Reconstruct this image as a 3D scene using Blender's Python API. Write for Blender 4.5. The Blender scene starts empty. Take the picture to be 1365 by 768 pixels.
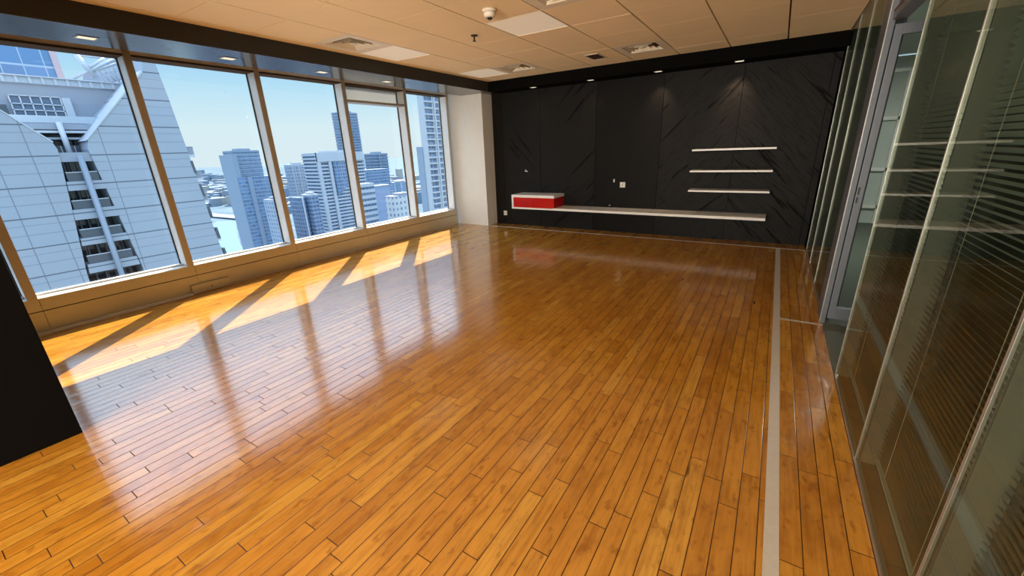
import bpy, bmesh, math, random
from mathutils import Vector, Matrix
random.seed(7)
scn = bpy.context.scene
COL = scn.collection

# ------------------------------------------------------------------ measures (metres, camera above the origin)
ZC = 2.523            # ceiling
ZS = 2.365            # soffit underside
XB = -4.451           # room face of the window bulkhead
YB = 6.408            # room face of the far bulkhead
YW = 6.7466           # far wall
XR = 0.495            # glass partition
XA = -5.30            # front of mullions and low wall
XG = -5.475           # window glass
YBACK = -3.2

# ------------------------------------------------------------------ materials
def nmat(name):
    m = bpy.data.materials.new(name); m.use_nodes = True
    nt = m.node_tree; nt.nodes.clear()
    out = nt.nodes.new('ShaderNodeOutputMaterial')
    return m, nt, out

class NT:
    """small helper to write node maths"""
    def __init__(s, nt): s.nt = nt
    def n(s, t, **k):
        o = s.nt.nodes.new(t)
        for a, b in k.items(): setattr(o, a, b)
        return o
    def link(s, a, b): s.nt.links.new(a, b)
    def val(s, sock, v):
        if hasattr(v, 'is_linked'): s.nt.links.new(v, sock)
        else: sock.default_value = v
    def m(s, op, a, b=0.0, c=None, clamp=False):
        o = s.n('ShaderNodeMath', operation=op, use_clamp=clamp)
        s.val(o.inputs[0], a); s.val(o.inputs[1], b)
        if c is not None: s.val(o.inputs[2], c)
        return o.outputs[0]
    def mix(s, f, a, b, blend='MIX'):
        o = s.n('ShaderNodeMix', data_type='RGBA', blend_type=blend)
        s.val(o.inputs[0], f)
        for sock, v in ((o.inputs[6], a), (o.inputs[7], b)):
            if hasattr(v, 'is_linked'): s.nt.links.new(v, sock)
            else: sock.default_value = (*v[:3], 1)
        return o.outputs[2]
    def pos(s):
        g = s.n('ShaderNodeNewGeometry'); x = s.n('ShaderNodeSeparateXYZ')
        s.link(g.outputs['Position'], x.inputs[0]); return x.outputs
    def comb(s, x, y, z):
        o = s.n('ShaderNodeCombineXYZ')
        for i, v in enumerate((x, y, z)): s.val(o.inputs[i], v)
        return o.outputs[0]
    def noise(s, vec, scale=5, detail=3, rough=.5):
        o = s.n('ShaderNodeTexNoise'); s.link(vec, o.inputs['Vector'])
        o.inputs['Scale'].default_value = scale; o.inputs['Detail'].default_value = detail
        o.inputs['Roughness'].default_value = rough
        return o.outputs[0]
    def white(s, vec):
        o = s.n('ShaderNodeTexWhiteNoise', noise_dimensions='3D'); s.link(vec, o.inputs['Vector']); return o.outputs
    def ramp(s, f, stops, interp='LINEAR'):
        o = s.n('ShaderNodeValToRGB'); s.link(f, o.inputs[0]); cr = o.color_ramp; cr.interpolation = interp
        while len(cr.elements) > 1: cr.elements.remove(cr.elements[-1])
        cr.elements[0].position = stops[0][0]; cr.elements[0].color = (*stops[0][1], 1)
        for p, c in stops[1:]:
            e = cr.elements.new(p); e.color = (*c, 1)
        return o.outputs[0]
    def smooth(s, v, a, b):
        o = s.n('ShaderNodeMapRange', interpolation_type='SMOOTHSTEP')
        s.val(o.inputs[0], v); o.inputs[1].default_value = a; o.inputs[2].default_value = b
        return o.outputs[0]
    def bsdf(s, out, color=None, rough=.5, metal=0, ior=1.5, spec=.5, bump=None, bstr=.2, bdist=.01, coat=0, coat_rough=.05):
        b = s.n('ShaderNodeBsdfPrincipled')
        if color is not None:
            if hasattr(color, 'is_linked'): s.link(color, b.inputs['Base Color'])
            else: b.inputs['Base Color'].default_value = (*color, 1)
        s.val(b.inputs['Roughness'], rough); b.inputs['Metallic'].default_value = metal
        b.inputs['IOR'].default_value = ior; b.inputs['Specular IOR Level'].default_value = spec
        b.inputs['Coat Weight'].default_value = coat; b.inputs['Coat Roughness'].default_value = coat_rough
        if bump is not None:
            u = s.n('ShaderNodeBump'); u.inputs['Strength'].default_value = bstr; u.inputs['Distance'].default_value = bdist
            s.link(bump, u.inputs['Height']); s.link(u.outputs[0], b.inputs['Normal'])
            if coat: s.link(u.outputs[0], b.inputs['Coat Normal'])
        s.link(b.outputs[0], out.inputs[0]); return b

def plain(name, color, rough=.5, metal=0, spec=.5, var=.06, scale=6, bump=0):
    """plain painted / metal surface with slight procedural mottling"""
    m, nt, out = nmat(name); h = NT(nt)
    p = h.pos(); v = h.comb(p[0], p[1], p[2])
    f = h.noise(v, scale, 4, .6)
    c = h.mix(f, [x*(1-var) for x in color], [min(1, x*(1+var)) for x in color])
    h.bsdf(out, c, rough, metal, spec=spec, bump=f if bump else None, bstr=bump, bdist=.004)
    return m

def glassm(name, tint=(1, 1, 1), f0=.04, k=1.0):
    """thin sheet glass: clear transmission plus mirror reflection growing towards grazing angles"""
    m, nt, out = nmat(name); h = NT(nt)
    lw = h.n('ShaderNodeLayerWeight'); lw.inputs[0].default_value = .5
    fac = h.m('POWER', lw.outputs['Facing'], 5.0)
    fac = h.m('MULTIPLY_ADD', fac, (1-f0)*k, f0)
    t = h.n('ShaderNodeBsdfTransparent'); t.inputs[0].default_value = (*tint, 1)
    g = h.n('ShaderNodeBsdfGlossy'); g.inputs['Roughness'].default_value = 0.0
    mx = h.n('ShaderNodeMixShader'); h.link(fac, mx.inputs[0]); h.link(t.outputs[0], mx.inputs[1]); h.link(g.outputs[0], mx.inputs[2])
    h.link(mx.outputs[0], out.inputs[0]); return m

def emis(name, color, strength):
    m, nt, out = nmat(name); h = NT(nt)
    e = h.n('ShaderNodeEmission'); e.inputs[0].default_value = (*color, 1); e.inputs[1].default_value = strength
    h.link(e.outputs[0], out.inputs[0]); return m

def floor_mat():
    m, nt, out = nmat('maple_planks'); h = NT(nt)
    p = h.pos(); W = .0705
    u = h.m('DIVIDE', h.m('SUBTRACT', p[0], .208), W)
    row = h.m('FLOOR', u); fu = h.m('FRACT', u)
    r1 = h.white(h.comb(row, 3.3, 1.7))
    r2 = h.white(h.comb(row, 8.1, 5.2))
    ln = h.m('MULTIPLY_ADD', r2[0], .45, .5)
    v = h.m('DIVIDE', h.m('ADD', p[1], h.m('MULTIPLY', r1[0], 9.0)), ln)
    cell = h.m('FLOOR', v); fv = h.m('FRACT', v)
    rnd = h.white(h.comb(row, cell, 2.0))
    rnd2 = h.white(h.comb(cell, row, 7.0))
    # seams
    du = h.m('MULTIPLY', h.m('MINIMUM', fu, h.m('SUBTRACT', 1.0, fu)), W)
    dv = h.m('MULTIPLY', h.m('MINIMUM', fv, h.m('SUBTRACT', 1.0, fv)), ln)
    d = h.m('MINIMUM', du, dv)
    seam = h.m('SUBTRACT', 1.0, h.smooth(d, .0008, .0027))
    # grain
    gx = h.comb(h.m('MULTIPLY', p[0], 34.0), h.m('MULTIPLY', p[1], 2.2), h.m('MULTIPLY', rnd[0], 40.0))
    grain = h.noise(gx, 1.6, 6, .62)
    blot = h.noise(h.comb(h.m('MULTIPLY', p[0], 9.0), h.m('MULTIPLY', p[1], 3.4), h.m('MULTIPLY', rnd2[0], 30.0)), 1.3, 4, .6)
    streak = h.noise(h.comb(h.m('MULTIPLY', p[0], 26.0), h.m('MULTIPLY', p[1], 3.0), h.m('MULTIPLY', rnd2[0], 17.0)), 1.0, 2, .5)
    base = h.ramp(rnd[0], [(0, (.45, .185, .019)), (.22, (.52, .222, .023)), (.6, (.565, .250, .027)), (.86, (.60, .28, .033)), (1, (.65, .335, .05))])
    c = h.mix(h.m('MULTIPLY', h.smooth(grain, .40, .74), .45), base, (.22, .062, .005))
    c = h.mix(h.m('MULTIPLY', h.smooth(blot, .45, .80), .55), c, (.24, .068, .005))
    c = h.mix(h.m('MULTIPLY', h.smooth(blot, .50, .18), .35), c, (.72, .36, .05))
    c = h.mix(h.m('MULTIPLY', h.smooth(streak, .72, .80), .85), c, (.07, .018, .003))
    knot = h.noise(h.comb(h.m('MULTIPLY', p[0], 30.0), h.m('MULTIPLY', p[1], 13.0), h.m('MULTIPLY', rnd2[0], 11.0)), 1.0, 3, .55)
    c = h.mix(h.m('MULTIPLY', h.smooth(knot, .56, .72), .5), c, (.20, .055, .005))
    c = h.mix(h.m('MULTIPLY', seam, .95), c, (.018, .005, .002))
    worn = h.noise(h.comb(h.m('MULTIPLY', p[0], 8.0), h.m('MULTIPLY', p[1], 3.0), 0.0), 1.5, 4, .7)
    rough = h.m('ADD', h.m('MULTIPLY_ADD', h.smooth(worn, .5, .80), .15, .13), h.m('MULTIPLY', seam, .4))
    wav = h.noise(h.comb(h.m('MULTIPLY', p[0], 14.0), h.m('MULTIPLY', p[1], 2.0), h.m('MULTIPLY', rnd[0], 9.0)), .8, 1, .5)
    hgt = h.m('SUBTRACT', h.m('MULTIPLY', wav, .22), seam)
    b = h.bsdf(out, c, rough, ior=2.0, bump=hgt, bstr=.30, bdist=.0012)
    h.link(h.m('MULTIPLY_ADD', seam, -.45, .5), b.inputs['Specular IOR Level'])
    return m

def veneer_mat():
    """black stained veneer, grain book-matched into a V on the left pair and an inverted V on the right pair"""
    m, nt, out = nmat('black_veneer'); h = NT(nt)
    p = h.pos()
    def chev(xc, sgn):
        a = h.m('ABSOLUTE', h.m('SUBTRACT', p[0], xc))
        t = h.m('MULTIPLY_ADD', a, -sgn, p[2])
        l = h.m('MULTIPLY_ADD', a, sgn, p[2])
        side = h.m('MULTIPLY', h.m('GREATER_THAN', p[0], xc), 3.7)
        return h.comb(h.m('MULTIPLY', t, 11.0), h.m('MULTIPLY', l, .8), side)
    left, right = chev(-3.62, 1.0), chev(-.53, -1.0)
    sel = h.m('GREATER_THAN', p[0], -1.55)
    mid = h.m('MULTIPLY', h.m('GREATER_THAN', p[0], -2.585), h.m('LESS_THAN', p[0], -1.55))
    mx = h.n('ShaderNodeMix', data_type='VECTOR'); h.link(sel, mx.inputs[0]); h.link(left, mx.inputs[4]); h.link(right, mx.inputs[5])
    vec = mx.outputs[1]
    n1 = h.noise(vec, 1.0, 3, .55); n2 = h.noise(vec, 4.5, 3, .6)
    groove = h.smooth(n1, .62, .68); fine = h.smooth(n2, .5, .75)
    strength = h.m('MULTIPLY_ADD', mid, -.85, 1.0)
    g = h.m('MULTIPLY', h.m('MAXIMUM', groove, h.m('MULTIPLY', fine, .22)), strength)
    c = h.mix(g, h.mix(mid, (.0115, .0105, .0095), (.0060, .0052, .0045)), (.0015, .0015, .0015))
    h.bsdf(out, c, .5, spec=.12, bump=h.m('SUBTRACT', 1.0, g), bstr=.8, bdist=.010)
    return m

def ceil_mat(name, col, var=.05):
    m, nt, out = nmat(name); h = NT(nt); p = h.pos()
    v = h.comb(p[0], p[1], p[2])
    spk = h.noise(v, 160, 2, .7); cl = h.noise(v, 2.2, 3, .5)
    c = h.mix(cl, [x*(1-var) for x in col], [min(1, x*(1+var)) for x in col])
    c = h.mix(h.m('MULTIPLY', h.smooth(spk, .62, .74), .18), c, [x*.55 for x in col])
    h.bsdf(out, c, .85, spec=.25, bump=spk, bstr=.12, bdist=.002)
    return m

def soffit_mat():
    m, nt, out = nmat('soffit_lacquer'); h = NT(nt); p = h.pos()
    n = h.noise(h.comb(h.m('MULTIPLY', p[0], 26.0), h.m('MULTIPLY', p[1], 2.4), p[2]), 1.2, 3, .6)
    g = h.smooth(n, .64, .72)
    c = h.mix(g, (.050, .047, .042), (.018, .017, .016))
    h.bsdf(out, c, h.m('MULTIPLY_ADD', g, .2, .2), ior=1.65, bump=h.m('SUBTRACT', 1.0, g), bstr=.25, bdist=.003)
    return m

def panel_mat(name, col, line, ys, zpitch, z0):
    """large facade panels with dark joints at the given world positions"""
    m, nt, out = nmat(name); h = NT(nt); p = h.pos()
    z = h.m('DIVIDE', h.m('SUBTRACT', p[2], z0), zpitch)
    fz = h.m('FRACT', z); dz = h.m('MULTIPLY', h.m('MINIMUM', fz, h.m('SUBTRACT', 1.0, fz)), zpitch)
    thick = h.m('SUBTRACT', 1.0, h.smooth(dz, .05, .11))
    fz2 = h.m('ABSOLUTE', h.m('SUBTRACT', fz, .44)); thin = h.m('SUBTRACT', 1.0, h.smooth(h.m('MULTIPLY', fz2, zpitch), .02, .06))
    fz3 = h.m('ABSOLUTE', h.m('SUBTRACT', fz, .76)); thin2 = h.m('SUBTRACT', 1.0, h.smooth(h.m('MULTIPLY', fz3, zpitch), .015, .05))
    k = h.m('MAXIMUM', thick, h.m('MULTIPLY', h.m('MAXIMUM', thin, thin2), .55))
    for y in ys:
        d = h.m('ABSOLUTE', h.m('SUBTRACT', p[1], h.m('MULTIPLY_ADD', p[2], y[1], y[0])))
        k = h.m('MAXIMUM', k, h.m('MULTIPLY', h.m('SUBTRACT', 1.0, h.smooth(d, .03, .07)), .7))
    cl = h.noise(h.comb(p[0], p[1], p[2]), .12, 3, .5)
    c = h.mix(cl, [x*.93 for x in col], [min(1, x*1.06) for x in col])
    c = h.mix(k, c, line)
    h.bsdf(out, c, .45)
    return m

def facade_mat(name, wall, glass, wx, wz, fx, fz, rough=.35):
    """wall with a regular grid of window glass"""
    m, nt, out = nmat(name); h = NT(nt); p = h.pos()
    hx = h.m('ADD', p[0], p[1])
    u = h.m('FRACT', h.m('DIVIDE', hx, wx)); v = h.m('FRACT', h.m('DIVIDE', p[2], wz))
    a = h.m('LESS_THAN', u, fx); b = h.m('LESS_THAN', v, fz)
    w = h.m('MULTIPLY', a, b)
    r = h.white(h.comb(h.m('FLOOR', h.m('DIVIDE', hx, wx)), h.m('FLOOR', h.m('DIVIDE', p[2], wz)), 1.0))
    gcol = h.mix(r[0], [x*.7 for x in glass], [min(1, x*1.25) for x in glass])
    c = h.mix(w, wall, gcol)
    h.bsdf(out, c, rough)
    return m

M = {}
M['floor'] = floor_mat()
M['veneer'] = veneer_mat()
M['soffit'] = soffit_mat()
M['tile'] = ceil_mat('ceiling_tile', (.95, .75, .45))
M['tile_gap'] = plain('ceiling_gap', (.10, .04, .014), .8)
M['pale'] = ceil_mat('pale_ceiling_panel', (.92, .86, .74), .02)
_b = [n for n in M['pale'].node_tree.nodes if n.type == 'BSDF_PRINCIPLED'][0]
_b.inputs['Emission Color'].default_value = (1, .84, .60, 1); _b.inputs['Emission Strength'].default_value = .17
M['bulk'] = plain('charcoal_paint', (.034, .033, .030), .5, spec=.25)
M['bronze'] = plain('bronze_aluminium', (.09, .062, .036), .75, spec=.08)
M['black'] = plain('black_paint', (.0040, .0036, .0032), .8, spec=.04)
M['white'] = plain('white_plaster', (.80, .76, .68), .6, bump=.03)
M['lacq'] = plain('white_lacquer', (.88, .85, .79), .3, var=.02)
M['red'] = plain('red_lacquer', (.50, .005, .008), .12, var=.02)
M['alu'] = plain('warm_grey_aluminium', (.53, .48, .40), .42, metal=.25, var=.05, scale=3)
M['aluw'] = plain('pale_aluminium', (.74, .73, .70), .4, metal=.1, var=.03)
M['apron'] = plain('anodised_wall_panel', (.58, .53, .40), .40, metal=.3, var=.10, scale=2.5)
M['gasket'] = plain('black_gasket', (.012, .012, .014), .6)
def frosted(name, col):
    m, nt, out = nmat(name); h = NT(nt)
    a = h.n('ShaderNodeBsdfDiffuse'); b = h.n('ShaderNodeBsdfTranslucent'); mx = h.n('ShaderNodeMixShader')
    a.inputs[0].default_value = (*col, 1); b.inputs[0].default_value = (*col, 1); mx.inputs[0].default_value = .42
    h.link(a.outputs[0], mx.inputs[1]); h.link(b.outputs[0], mx.inputs[2]); h.link(mx.outputs[0], out.inputs[0]); return m
M['infill'] = frosted('frosted_infill', (.80, .78, .74))
M['tapew'] = plain('bright_tape', (.82, .78, .70), .6, var=.06, scale=30)
M['tape'] = plain('white_tape', (.56, .52, .46), .6, var=.10, scale=30)
M['steel'] = plain('brushed_steel', (.48, .46, .42), .35, metal=.8)
M['doorf'] = plain('door_aluminium', (.125, .14, .16), .4, metal=.2)
M['lining'] = plain('grey_lining', (.15, .155, .14), .6)
M['slot'] = plain('dark_slot', (.02, .02, .02), .6)
M['slat'] = plain('blind_slat', (.40, .47, .45), .45, var=.06)
M['slat_edge'] = plain('blind_cord', (.42, .40, .34), .6)
M['plastic'] = plain('cream_plastic', (.80, .74, .62), .4)
M['louver'] = plain('vent_louver', (.85, .74, .54), .5)
M['duct'] = plain('vent_dark', (.02, .016, .012), .8)
M['carpet'] = plain('grey_green_carpet', (.10, .11, .085), .9, var=.2, scale=90)
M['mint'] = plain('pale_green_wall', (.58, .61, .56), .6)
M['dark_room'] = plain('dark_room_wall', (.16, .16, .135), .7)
M['win_glass'] = glassm('window_glass', (.99, 1, 1), .03, .8)
M['part_glass'] = glassm('partition_glass', (.80, .84, .78), .018, .72)
M['door_glass'] = glassm('door_glass', (.90, .93, .91), .05, .6)
M['lamp'] = emis('downlight_lens', (1.0, .86, .62), 1.1)
M['led'] = emis('led_dot', (.2, 1, .3), .6)

# ------------------------------------------------------------------ mesh helpers
class MB:
    def __init__(s): s.bm = bmesh.new()
    def box(s, x0, x1, y0, y1, z0, z1, mi=0):
        vs = [s.bm.verts.new(v) for v in ((x0,y0,z0),(x1,y0,z0),(x1,y1,z0),(x0,y1,z0),(x0,y0,z1),(x1,y0,z1),(x1,y1,z1),(x0,y1,z1))]
        for f in ((0,3,2,1),(4,5,6,7),(0,1,5,4),(1,2,6,5),(2,3,7,6),(3,0,4,7)):
            s.bm.faces.new([vs[i] for i in f]).material_index = mi
        return s
    def poly(s, pts, mi=0):
        s.bm.faces.new([s.bm.verts.new(p) for p in pts]).material_index = mi; return s
    def prism_x(s, yz, x0, x1, mi=0):
        """polygon in the y-z plane given depth along x"""
        a = [s.bm.verts.new((x0, y, z)) for y, z in yz]; b = [s.bm.verts.new((x1, y, z)) for y, z in yz]
        n = len(yz)
        fs = [s.bm.faces.new(a), s.bm.faces.new(b[::-1])] + [s.bm.faces.new((a[i], b[i], b[(i+1) % n], a[(i+1) % n])) for i in range(n)]
        for f in fs: f.material_index = mi
        return s
    def tube(s, p0, p1, r0, r1=None, n=12, mi=0):
        p0, p1 = Vector(p0), Vector(p1); r1 = r0 if r1 is None else r1
        d = (p1-p0).normalized(); a = d.orthogonal().normalized(); b = d.cross(a)
        R0 = [s.bm.verts.new(p0 + (a*math.cos(t)+b*math.sin(t))*r0) for t in [2*math.pi*i/n for i in range(n)]]
        R1 = [s.bm.verts.new(p1 + (a*math.cos(t)+b*math.sin(t))*r1) for t in [2*math.pi*i/n for i in range(n)]]
        fs = [s.bm.faces.new((R0[i], R0[(i+1) % n], R1[(i+1) % n], R1[i])) for i in range(n)]
        fs += [s.bm.faces.new(R0[::-1]), s.bm.faces.new(R1)]
        for f in fs: f.material_index = mi; f.smooth = len(f.verts) == 4
        return s
    def bar(s, p0, p1, w, mi=0): return s.tube(p0, p1, w*.707, n=4, mi=mi)
    def lathe(s, prof, c, n=24, mi=0):
        rings = []
        for r, z in prof:
            rings.append([s.bm.verts.new((c[0]+r*math.cos(2*math.pi*i/n), c[1]+r*math.sin(2*math.pi*i/n), c[2]+z)) for i in range(n)])
        for A, B in zip(rings, rings[1:]):
            for i in range(n):
                f = s.bm.faces.new((A[i], A[(i+1) % n], B[(i+1) % n], B[i])); f.smooth = True; f.material_index = mi
        s.bm.faces.new(rings[0][::-1]).material_index = mi; s.bm.faces.new(rings[-1]).material_index = mi
        return s
    def build(s, name, mats, parent=None, bevel=0):
        bmesh.ops.recalc_face_normals(s.bm, faces=s.bm.faces)
        if bevel:
            es = [e for e in s.bm.edges if len(e.link_faces) == 2 and e.calc_face_angle(0) > .5]
            bmesh.ops.bevel(s.bm, geom=es, offset=bevel, segments=2, affect='EDGES', profile=.7)
        off = Vector((0, 0, 0))
        if parent is not None: off = wloc(parent)
        else:
            xs = [v.co for v in s.bm.verts]
            off = Vector(((min(c.x for c in xs)+max(c.x for c in xs))/2, (min(c.y for c in xs)+max(c.y for c in xs))/2, min(c.z for c in xs)))
        for v in s.bm.verts: v.co -= off
        me = bpy.data.meshes.new(name); s.bm.to_mesh(me); s.bm.free()
        for m in (mats if isinstance(mats, (list, tuple)) else [mats]): me.materials.append(m)
        o = bpy.data.objects.new(name, me); COL.objects.link(o)
        if parent is not None: o.parent = parent
        else: o.location = off
        return o

def wloc(o):
    v = Vector(o.location)
    while o.parent: o = o.parent; v += Vector(o.location)
    return v
def tag(o, label=None, cat=None, group=None, kind=None):
    for k, v in (('label', label), ('category', cat), ('group', group), ('kind', kind)):
        if v: o[k] = v
    return o
def thing(name, loc, label, cat, group=None):
    o = bpy.data.objects.new(name, None); o.empty_display_size = .1; COL.objects.link(o); o.location = loc
    return tag(o, label, cat, group)
def struct(o): o['kind'] = 'structure'; return o
def sroot(name, loc):
    o = bpy.data.objects.new(name, None); o.empty_display_size = .1; COL.objects.link(o); o.location = loc; o['kind'] = 'structure'; return o
def copy_thing(src, loc, label=None):
    c = src.copy(); COL.objects.link(c); c.location = loc
    if label: c['label'] = label
    for ch in list(src.children):
        d = ch.copy(); COL.objects.link(d); d.parent = c
        for g in list(ch.children):
            e = g.copy(); COL.objects.link(e); e.parent = d
    return c

# ================================================================== ROOM SHELL
struct(MB().box(-5.42, XR, YBACK, YW+.05, -.12, 0).build('floor', M['floor']))

# ceiling: grid of tiles with open joints; pale panels and vents replace some tiles
X0, SX, Y0, SY = -4.3331, .60557, 2.4144, .59744
VENT = {(0, 1), (1, 5), (4, 5), (4, 1)}
PALE = {(0, 2), (3, 2), (0, 5)}
mb = MB()
mb.box(XB, XR+.01, YBACK, YB, ZC+.03, ZC+.08, 1)
mb.box(XB, X0-.004, YBACK, YB, ZC, ZC+.03)
for i in range(0, 8):
    xa, xb_ = X0+i*SX+.0075, X0+(i+1)*SX-.0075
    xb_ = min(xb_, XR-.004)
    for j in range(-10, 7):
        ya, yb_ = Y0+j*SY+.0024, Y0+(j+1)*SY-.0024
        yb_ = min(yb_, YB)
        if (i, j) in VENT or (i, j) in PALE: continue
        dz = random.uniform(-.0012, .0012)
        mb.box(xa, xb_, ya, yb_, ZC+dz, ZC+.03)
struct(mb.build('ceiling', [M['tile'], M['tile_gap']]))

# bulkheads and soffits
struct(MB().box(-5.09, XB, YBACK, YW, ZS+.004, ZC+.12).build('trim_1', M['bulk']))
struct(MB().box(-5.09, XB, YBACK, YW, ZS, ZS+.004).build('trim_2', M['soffit']))
struct(MB().box(XB, XR+.02, YB, YW, ZS, ZC+.12).build('trim_3', M['black']))
# blind pocket roof above the soffit edge
struct(MB().box(-5.6, -5.09, YBACK, YW+.1, 2.56, 2.64).build('trim_4', M['bulk']))

# far wall: veneer panels with open seams
mb = MB()
mb.box(-5.6, XR+.02, YW+.012, YW+.15, 0, ZC+.12, 1)
seams = [-4.62, -4.415, -3.62, -2.585, -1.55, -.53, .42, XR+.02]
for a, b in zip(seams, seams[1:]):
    mb.box(a+.003, b-.003, YW, YW+.02, 0.0, ZS, 0)
struct(mb.build('wall_far', [M['veneer'], M['black']]))
# white pier between last window and far wall
struct(MB().box(-5.6, -4.622, 6.425, YW, 0, ZS-.001).box(-5.6, -5.092, 6.425, YW, ZS-.001, 2.56).build('wall_corner', M['white'], bevel=.004))
# black wall end at the left of the camera
struct(MB().box(-5.42, -3.05, YBACK, .287, 0, ZS-.001).build('wall_near_left', M['black'], bevel=.003))
# wall behind the camera, its opening added for the unseen fill lamp
mb = MB()
mb.box(-3.05, XR, YBACK-.15, YBACK, 0, .35).box(-3.05, XR, YBACK-.15, YBACK, 2.25, ZC).box(-3.05, -2.8, YBACK-.15, YBACK, .35, 2.25).box(.2, XR, YBACK-.15, YBACK, .35, 2.25)
struct(mb.build('wall_back', M['white']))

# low wall under the windows
mb = MB()
ybr = [-.6, .585, 1.766, 2.94, 4.11, 5.27, 6.33]
for a, b in zip(ybr, ybr[1:]):
    mb.box(-5.42, XA, a+.0015, b-.0015, .204, .313)
    mb.box(-5.42, XA-.003, a+.0015, b-.0015, 0.0, .195)
mb.box(-5.42, XA-.012, -.6, 6.33, .0, .30, 1)
wl = struct(mb.build('wall_left', [M['apron'], M['gasket']]))
o = MB().box(-5.3, -5.245, -.6, 1.665, 0, .022).build('baseboard_left', M['aluw'], bevel=.003); struct(o)

# windows
ledge_y = ybr
for k in range(6):
    ya, yb_ = ybr[k], ybr[k+1]
    if k == 5: yb_ = 6.316
    w = sroot('window_%d' % (k+1), (XG, ya, .313))
    m0, m1 = ya+.0, yb_-.06
    MB().box(XG-.006, XG+.006, ya, yb_, .31, 2.5).build('pane', M['win_glass'], w)
    MB().box(XG-.05, XA-.02, ya, m1, .300, .314).box(XG+.005, XG+.05, ya, m1, .314, .332).build('ledge', M['aluw'], w)
    MB().box(XA-.19, XA, m1, yb_, .313, 2.56).build('mullion', [M['alu']], w, bevel=.002)
    MB().box(XA-.178, XA-.006, m1-.003, m1+.001, .335, 2.40).build('mullion_sky_side', M['aluw'], w)  # paler sheet puts the sky light on the mullion's near side into colour
    MB().box(XG+.006, XG+.026, m1-.012, m1-.003, .333, 2.40).build('gasket', M['gasket'], w)
    hd = MB().box(XG-.02, XA, ya, m1, 2.354, 2.372, 0).box(XG-.02, XA-.004, ya, m1, 2.372, 2.56, 1)
    hd.build('head_frame', [M['bronze'], M['lacq']], w)  # front strip whitened to stand in for sun glare off the floor
    if k == 4:
        MB().box(XG-.02, XA, ya, m1, 2.127, 2.158).build('transom', M['alu'], w, bevel=.002)
        MB().box(XG+.010, XG+.013, ya, m1, 2.158, 2.45).build('infill_panel', M['infill'], w)
    for yy in (ya+.015,) if k else ():
        MB().box(XA, XA+.004, yy-.022, yy-.004, .232, .252).build('bracket', M['steel'], w)

# access cover on the low wall
t = thing('access_cover', (-5.29, 1.865, 0), 'small metal access cover box on the low wall under the second window', 'access cover')
MB().box(-5.302, -5.268, 1.672, 2.055, .002, .104).build('cover', M['apron'], t, bevel=.004)
for yy in (1.86, 1.945): MB().tube((-5.268, yy, .05), (-5.263, yy, .05), .007).build('screw', M['steel'] if yy > 1.9 else M['slot'], t)

# ================================================================== floor tape
tag(MB().box(.1585, .208, YBACK+.05, 6.41, 0, .0008).build('tape_line', M['tape']), 'wide white tape line running along the floor beside the glass partition', 'floor tape')
tag(MB().box(.208, XR-.004, 3.735, 3.765, 0, .0008).build('tape_line', M['tape']), 'short thin white tape across the planks to the open glass door', 'floor tape')
tag(MB().box(-4.615, XR-.004, 6.414, 6.442, 0, .0008).build('tape_line', M['tapew']), 'long thin white tape on the floor along the foot of the black wall', 'floor tape')

# ================================================================== far wall furniture
t = thing('wall_bench', (-2.0, YW-.21, .372), 'long low white floating bench shelf running along the black wall', 'bench')
MB().box(-3.17, -.02, 6.331, YW, .372, .408).build('bench_top', M['lacq'], t, bevel=.003)
t = thing('drawer_cabinet', (-3.58, YW-.2, .372), 'white-framed floating cabinet with two glossy red drawer fronts', 'cabinet')
MB().box(-4.0, -3.144, 6.331, YW, .577, .622).box(-4.0, -3.965, 6.331, YW, .400, .577).box(-4.0, -3.171, 6.331, YW, .372, .400).build('cabinet_frame', M['lacq'], t, bevel=.002)
MB().box(-3.965, -3.150, 6.36, YW-.01, .40, .577).build('cabinet_body', M['red'], t)
for a, b in ((-3.963, -3.556), (-3.552, -3.147)): MB().box(a, b, 6.335, 6.36, .404, .575).build('drawer', M['red'], t, bevel=.002)
sh = [(1.306, 'top', -1.02, -.025), (1.019, 'middle', -1.022, -.025), (.745, 'bottom', -1.02, -.022)]
for z, nm, a, b in sh:
    t = thing('wall_shelf', ((a+b)/2, YW-.12, z-.024), {'top': 'topmost of the three thin white wall shelves on the black wall', 'middle': 'middle of the three thin white wall shelves on the black wall', 'bottom': 'lowest of the three thin white wall shelves, just above the bench'}[nm], 'shelf', 'white shelves on the black wall')
    MB().box(a-.02, b, 6.47, YW, z-.024, z).build('shelf_board', M['lacq'], t, bevel=.002)
    MB().box(a+.1, b-.1, YW-.012, YW-.0, z-.040, z-.024).build('wall_cleat', M['black'], t)

def socket(x, z, w, h, label, two=True):
    t = thing('power_socket', (x, YW, z-h/2), label, 'socket')
    MB().box(x-w/2, x+w/2, YW-.010, YW, z-h/2, z+h/2).build('face_plate', M['lacq'], t, bevel=.003)
    for dx in ((-w/4, w/4) if two else (0,)):
        MB().box(x+dx-w*.15, x+dx+w*.15, YW-.013, YW-.008, z-h*.3, z+h*.3).build('outlet', M['plastic'], t, bevel=.001)
        MB().box(x+dx-.004, x+dx+.004, YW-.0145, YW-.012, z-.008, z+.008).build('slot', M['slot'], t)
socket(-2.094, .782, .085, .085, 'square white wall socket in the middle of the black wall', False)
socket(-4.415, .213, .075, .085, 'white double socket low on the black wall beside the white pier')
t = thing('wire_stub', (-3.912, YW, 1.0), 'white cable stub sticking out of the black wall above red cabinet', 'cable')
MB().lathe([(.030, 0), (.034, .004), (.03, .012)], (-3.912, YW-.006, 1.0), 16).build('cap', M['lacq'], t)
MB().tube((-3.935, YW, 1.03), (-3.90, YW-.03, 1.012), .009).tube((-3.90, YW-.03, 1.012), (-3.88, YW-.03, .995), .008).build('wire', M['lacq'], t)
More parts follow.
